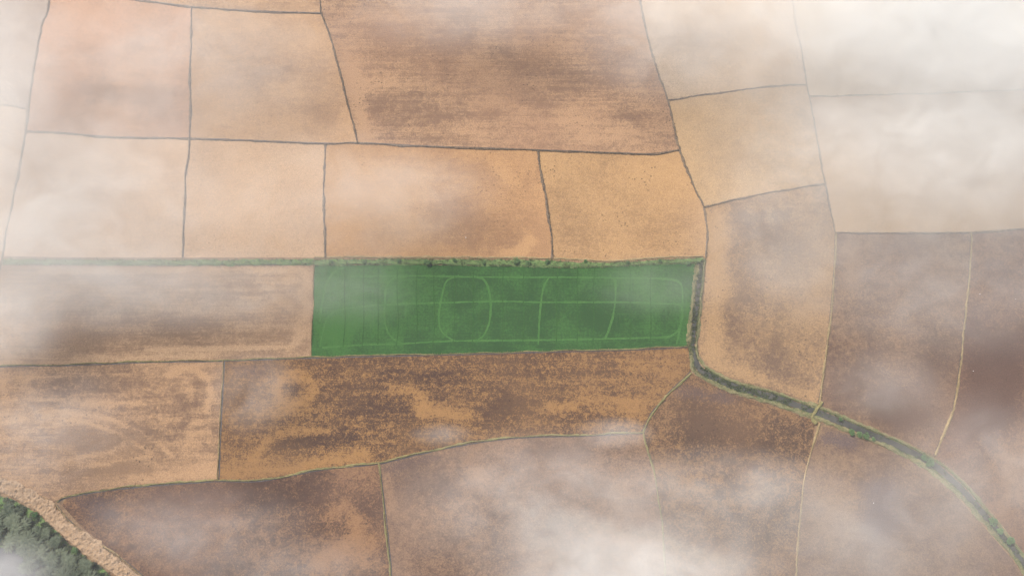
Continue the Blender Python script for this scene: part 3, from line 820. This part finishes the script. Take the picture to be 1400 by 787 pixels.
# little shrubs on the verge above the paddy
SHR = []
for k in range(4):
    cm, lb = crown_mesh("crown", 1.25, 1.6, 420, M_SHRUB, 300 + k, (.5, .11))
    SHR.append((cm, trunk_mesh("trunk", lb, 1.6, .05, k)))
xs = [452, 498, 545, 584, 622, 662, 706, 722, 748, 800, 858, 902, 940]
for i, x in enumerate(xs):
    y0 = 358 + random.uniform(-1.5, 2)
    big = x in (584, 706, 748)
    plant("shrub", SHR[random.randrange(4)], x, y0, random.uniform(.65, 1.0) * (1.45 if big else 1), random.uniform(0, 6.28),
          ("large round dark green shrub, " if big else "low green shrub, ") + ORD[i] + " from the paddy's left corner along the weedy verge", "shrub", "shrubs on the verge of the green paddy", .3)
for i, (x, y, s, lb_) in enumerate([(1163, 591, 1.2, "pale round bush on the canal's lower bank, first past the earth crossing"),
                                   (1174, 593, 1.0, "pale round bush on the canal's lower bank, second past the earth crossing"),
                                   (1183, 596, 1.1, "pale round bush on the canal's lower bank, third past the earth crossing"),
                                   (1193, 600, .8, "small pale bush on the canal's lower bank, fourth past the earth crossing"),
                                   (1262, 626, 1.2, "bush standing in the canal where the curving tan bund ends, upper one"),
                                   (1270, 632, 1.5, "large bush in the canal where the curving tan bund ends, lower one"),
                                   (1356, 712, 1.3, "bush in the canal's misty far stretch, first of three"),
                                   (1366, 726, 1.2, "bush in the canal's misty far stretch, second of three"),
                                   (1378, 738, 1.4, "bush in the canal's misty far stretch, third of three"),
                                   (50, 703, 1.0, "light green bush at the dirt road's ragged lower edge, upper of two"),
                                   (104, 752, 1.1, "light green bush at the dirt road's ragged lower edge, lower of two"),
                                   (1148, 573, .8, "small green bush at the water's edge just past the earth crossing")]):
    plant("shrub", (SHR[i % 4][0], SHR[i % 4][1]), x, y, s, random.uniform(0, 6.28), lb_, "bush", "bushes along the canal", .3)

# ------------------------------------------------------------------ egrets: tiny white birds standing in the fields
def bird(x, y, rz, label):
    rings = [(-.32, .30, .02), (-.24, .34, .07), (-.08, .40, .12), (.10, .46, .11), (.20, .52, .07), (.25, .64, .035), (.22, .76, .03), (.27, .84, .045), (.34, .85, .02)]
    vs, fs = [], []
    for (px, pz, r) in rings:
        for j in range(8):
            a = j * math.pi / 4
            vs.append((px, r * math.cos(a), pz + r * math.sin(a)))
    for i in range(len(rings) - 1):
        for j in range(8):
            k = i * 8
            fs.append((k + j, k + (j + 1) % 8, k + 8 + (j + 1) % 8, k + 8 + j))
    fs += [tuple(range(8))[::-1], tuple(range(len(vs) - 8, len(vs)))]
    t = empty("white_bird", G(x, y, .1))
    t.rotation_euler = (0, 0, rz); t.scale = ((1.2 if x < 700 else 0.85),) * 3
    tag(t, label, "bird", "white birds standing in the fields", "thing")
    mesh_obj("body", vs, fs, M_FEATHER, t, True)
    k = [(.33, -.012, .85), (.33, .012, .85), (.46, 0, .83), (.33, 0, .865)]
    mesh_obj("beak", k, [(0, 1, 2), (1, 3, 2), (3, 0, 2)], M_BILL, t)
    for s in (-1, 1):
        wv = [(.14, s * .11, .50), (.0, s * .15, .44), (-.30, s * .06, .30), (-.06, s * .10, .52), (-.38, s * .03, .30)]
        mesh_obj("wing", wv, [(0, 1, 3), (1, 2, 3), (3, 2, 4)], M_FEATHER, t)
        lv = [(.02 + a, s * .05 + b, z) for z in (0, .34) for a, b in ((-.012, -.012), (.012, -.012), (.012, .012), (-.012, .012))]
        mesh_obj("leg", lv, [(0, 1, 5, 4), (1, 2, 6, 5), (2, 3, 7, 6), (3, 0, 4, 7)], M_LEG, t)
bird(637, 325, 2.0, "tiny white bird standing alone in the wide orange tan field")
bird(1339, 402, .5, "tiny white bird near the upper part of the reddish brown field on the right")
bird(1388, 409, 3.5, "tiny white bird in the reddish brown field, closest to the right frame edge")
bird(1330, 507, 4.2, "tiny white bird in the reddish brown field, beside the curving tan bund's middle")
bird(1194, 687, 1.0, "tiny white bird standing in the greyish plum field below the canal")

# ------------------------------------------------------------------ air
def volume_mat(name, dens, col=(0.97, 0.945, 0.895), g=-0.25):
    T = NT(name)
    v = T.n("ShaderNodeVolumePrincipled")
    v.inputs["Color"].default_value = rgb(*col)
    v.inputs["Anisotropy"].default_value = g
    T.put(v.inputs["Density"], dens(T) if callable(dens) else dens)
    T.link(v.outputs[0], T.out.inputs["Volume"])
    return T.m
Lh = 4600
def box(name, x0, x1, y0, y1, z0, z1, mat):
    v = [(x, y, z) for z in (z0, z1) for y in (y0, y1) for x in (x0, x1)]
    return mesh_obj(name, v, [(0, 2, 3, 1), (4, 5, 7, 6), (0, 1, 5, 4), (2, 6, 7, 3), (0, 4, 6, 2), (1, 3, 7, 5)], mat)
hz = box("haze", -Lh, Lh, -Lh, Lh, -1.0, H + 6, volume_mat("haze_air", 0.00013))
tag(hz, "thin pale haze filling the air over all the fields", "haze", None, "stuff")

def mist_mat(i, tau, zt_, scale, lo, hi, soft):
    def d(T):
        tc = T.n("ShaderNodeTexCoord").outputs["Object"]
        ln = T.n("ShaderNodeVectorMath", operation="LENGTH")
        T.link(tc, ln.inputs[0])
        P = T.mapping(T.pos(), loc=(i * 91.3, i * 47.9, i * 11.1), scale=(1, 1.25, 1.6))
        n = T.noise(P, scale, 4, 0.58, 0.55)
        edge = T.math("SUBTRACT", 1.0, ln.outputs["Value"], clamp=True)
        edge = T.smooth(edge, 0.0, soft)
        k = T.smooth(n, lo, hi)
        n2 = T.noise(P, scale * 3.0, 4, 0.6, 0.9)
        k = T.math("MULTIPLY", k, T.smooth(n2, 0.28, 0.70, 0.66, 1.28))
        return T.math("MULTIPLY", T.math("MULTIPLY", edge, k), tau / zt_)
    return volume_mat("mist_%d" % i, d)

def ball():
    bm = bmesh.new()
    bmesh.ops.create_icosphere(bm, subdivisions=3, radius=1.0)
    me = bpy.data.meshes.new("haze"); bm.to_mesh(me); bm.free()
    return me
MI = [0]
def mist(x, y, rx, ry, tau, z, label, thick=24.0, scale=0.016, lo=0.30, hi=0.62, soft=0.75, rot=0.0):
    MI[0] += 1
    me = ball()
    o = bpy.data.objects.new("haze", me); C.objects.link(o)
    z = max(thick / 2 + 5, z * 0.5)
    p = G(x, y, z)
    k = (H - z) / FPX / CT
    o.location = p
    o.scale = (rx * k, ry * k, thick / 2)
    o.rotation_euler = (0, 0, math.radians(rot))
    m = mist_mat(MI[0], tau * 0.42, thick, scale, lo - 0.12, hi + 0.14, soft + 0.2)
    m.cycles.volume_step_rate = 0.6
    me.materials.append(m)
    tag(o, label, "mist", "banks of low mist over the fields", "stuff")
    return o
#MIST
mist(1340, -20, 500, 230, 14, 85, "thick white mist covering the top right corner", 34, lo=.05, hi=.45)
mist(1290, 170, 440, 250, 4.6, 70, "pale mist veil hanging below the top right corner", 30, lo=.02, hi=.5, soft=.9)
mist(960, 20, 300, 190, 3.2, 60, "soft mist at the top edge between the largest brown field and its misty neighbour", lo=.08)
mist(640, 0, 260, 120, 1.8, 60, "faint mist at the top middle over the plough streaks", lo=.2)
mist(-40, 120, 190, 260, 5, 75, "grey-white mist on the top left corner", lo=.12, hi=.55)
mist(40, 285, 400, 230, 4.2, 65, "bright cream mist over the pale cream field", lo=.04, hi=.5, soft=.9)
mist(200, 80, 400, 230, 2.0, 50, "thin mist over the two square tan fields", lo=.06, hi=.55)
mist(420, 270, 260, 150, 1.7, 55, "thin mist over the plain peach tan field", lo=.12)
mist(570, 270, 160, 100, 1.4, 50, "faint mist patch over the wide orange tan field")
mist(220, 395, 340, 80, 2.4, 40, "long thin mist band over the scraped brown field", lo=.15)
mist(-15, 445, 130, 100, 3.6, 55, "bright mist puff at the left frame edge", scale=.022)
mist(30, 590, 200, 110, 1.6, 45, "thin mist over the field of curved swaths", scale=.022)
mist(345, 535, 80, 70, 1.4, 40, "small mist wisp beside the upright pale bund", scale=.03)
mist(260, 720, 190, 66, 1.7, 50, "bright mist bank over the rust-brown corner field", scale=.026)
mist(380, 780, 200, 56, 1.3, 55, "mist along the bottom edge over the rust-brown corner field", scale=.026)
mist(-10, 790, 110, 64, 3.0, 45, "grey mist over the pond corner", scale=.022)
mist(602, 594, 52, 20, 1.1, 35, "small mist wisp over the curving yellowish bund", 14, .035)
mist(838, 592, 66, 26, 1.1, 35, "small rounded mist puff beside the three-way junction", 14, .035, soft=.45)
mist(740, 690, 230, 120, 1.8, 55, "broad mist bank over the misty brown field", lo=.2, scale=.024)
mist(860, 780, 230, 100, 4.2, 65, "thickest white mist at the bottom edge", 30, lo=.2, hi=.6, scale=.022)
mist(980, 668, 190, 66, 1.5, 50, "mist band over the lower umber field", soft=.5, scale=.022)
mist(1170, 730, 280, 130, 1.2, 45, "thin mist veil over the greyish plum field", lo=.1, hi=.65)
mist(1205, 525, 110, 64, 1.0, 50, "small mist patch over the mauve-brown field", scale=.024)
mist(1370, 650, 200, 130, 1.3, 50, "mist drifting over the end of the canal", lo=.2)
mist(1280, 380, 320, 150, 1.1, 55, "thin grey veil over the mauve-brown and reddish brown fields", lo=.1, hi=.65)
mist(490, 395, 110, 70, 0.8, 40, "pale mist veil over the left end of the green paddy", lo=.2, scale=.022)
mist(900, 390, 130, 60, .6, 40, "faint mist over the right end of the green paddy", lo=.2, scale=.022)
mist(1050, 320, 170, 160, 1.3, 45, "thin mist over the tall mottled field", lo=.1)

# ------------------------------------------------------------------ light
az, el = math.radians(-42.0), math.radians(48.0)     # from the upper left of the picture
sd = Vector((math.sin(az) * math.cos(el), math.cos(az) * math.cos(el), math.sin(el)))
sun = bpy.data.lights.new("sun", "SUN")
sun.energy, sun.angle, sun.color = 4.0, math.radians(0.6), (1.0, 0.94, 0.85)
so = bpy.data.objects.new("sun", sun)
so.rotation_euler = sd.to_track_quat("Z", "Y").to_euler()
so.location = (0, 0, 900)
C.objects.link(so)
W = bpy.data.worlds.new("World")
S.world = W
W.use_nodes = True
nt = W.node_tree
sky = nt.nodes.new("ShaderNodeTexSky")
sky.sky_type = "NISHITA"
sky.sun_disc = False
sky.sun_elevation, sky.sun_rotation = el, az
nt.links.new(sky.outputs[0], nt.nodes["Background"].inputs[0])
nt.nodes["Background"].inputs[1].default_value = 0.10

S.view_settings.view_transform = "Standard"
S.view_settings.look = "None"
S.view_settings.gamma = 1.0
S.view_settings.use_curve_mapping = False
S.view_settings.exposure = 0.82
S.render.engine = "CYCLES"
cy = S.cycles
cy.max_bounces = 6
cy.transparent_max_bounces = 128
cy.diffuse_bounces = 2
cy.glossy_bounces = 2
cy.volume_bounces = 3
cy.volume_max_steps = 128
cy.use_adaptive_sampling = True
cy.adaptive_threshold = 0.02
cy.use_denoising = True
cy.denoising_input_passes = "RGB_ALBEDO_NORMAL"
cy.denoising_prefilter = "ACCURATE"
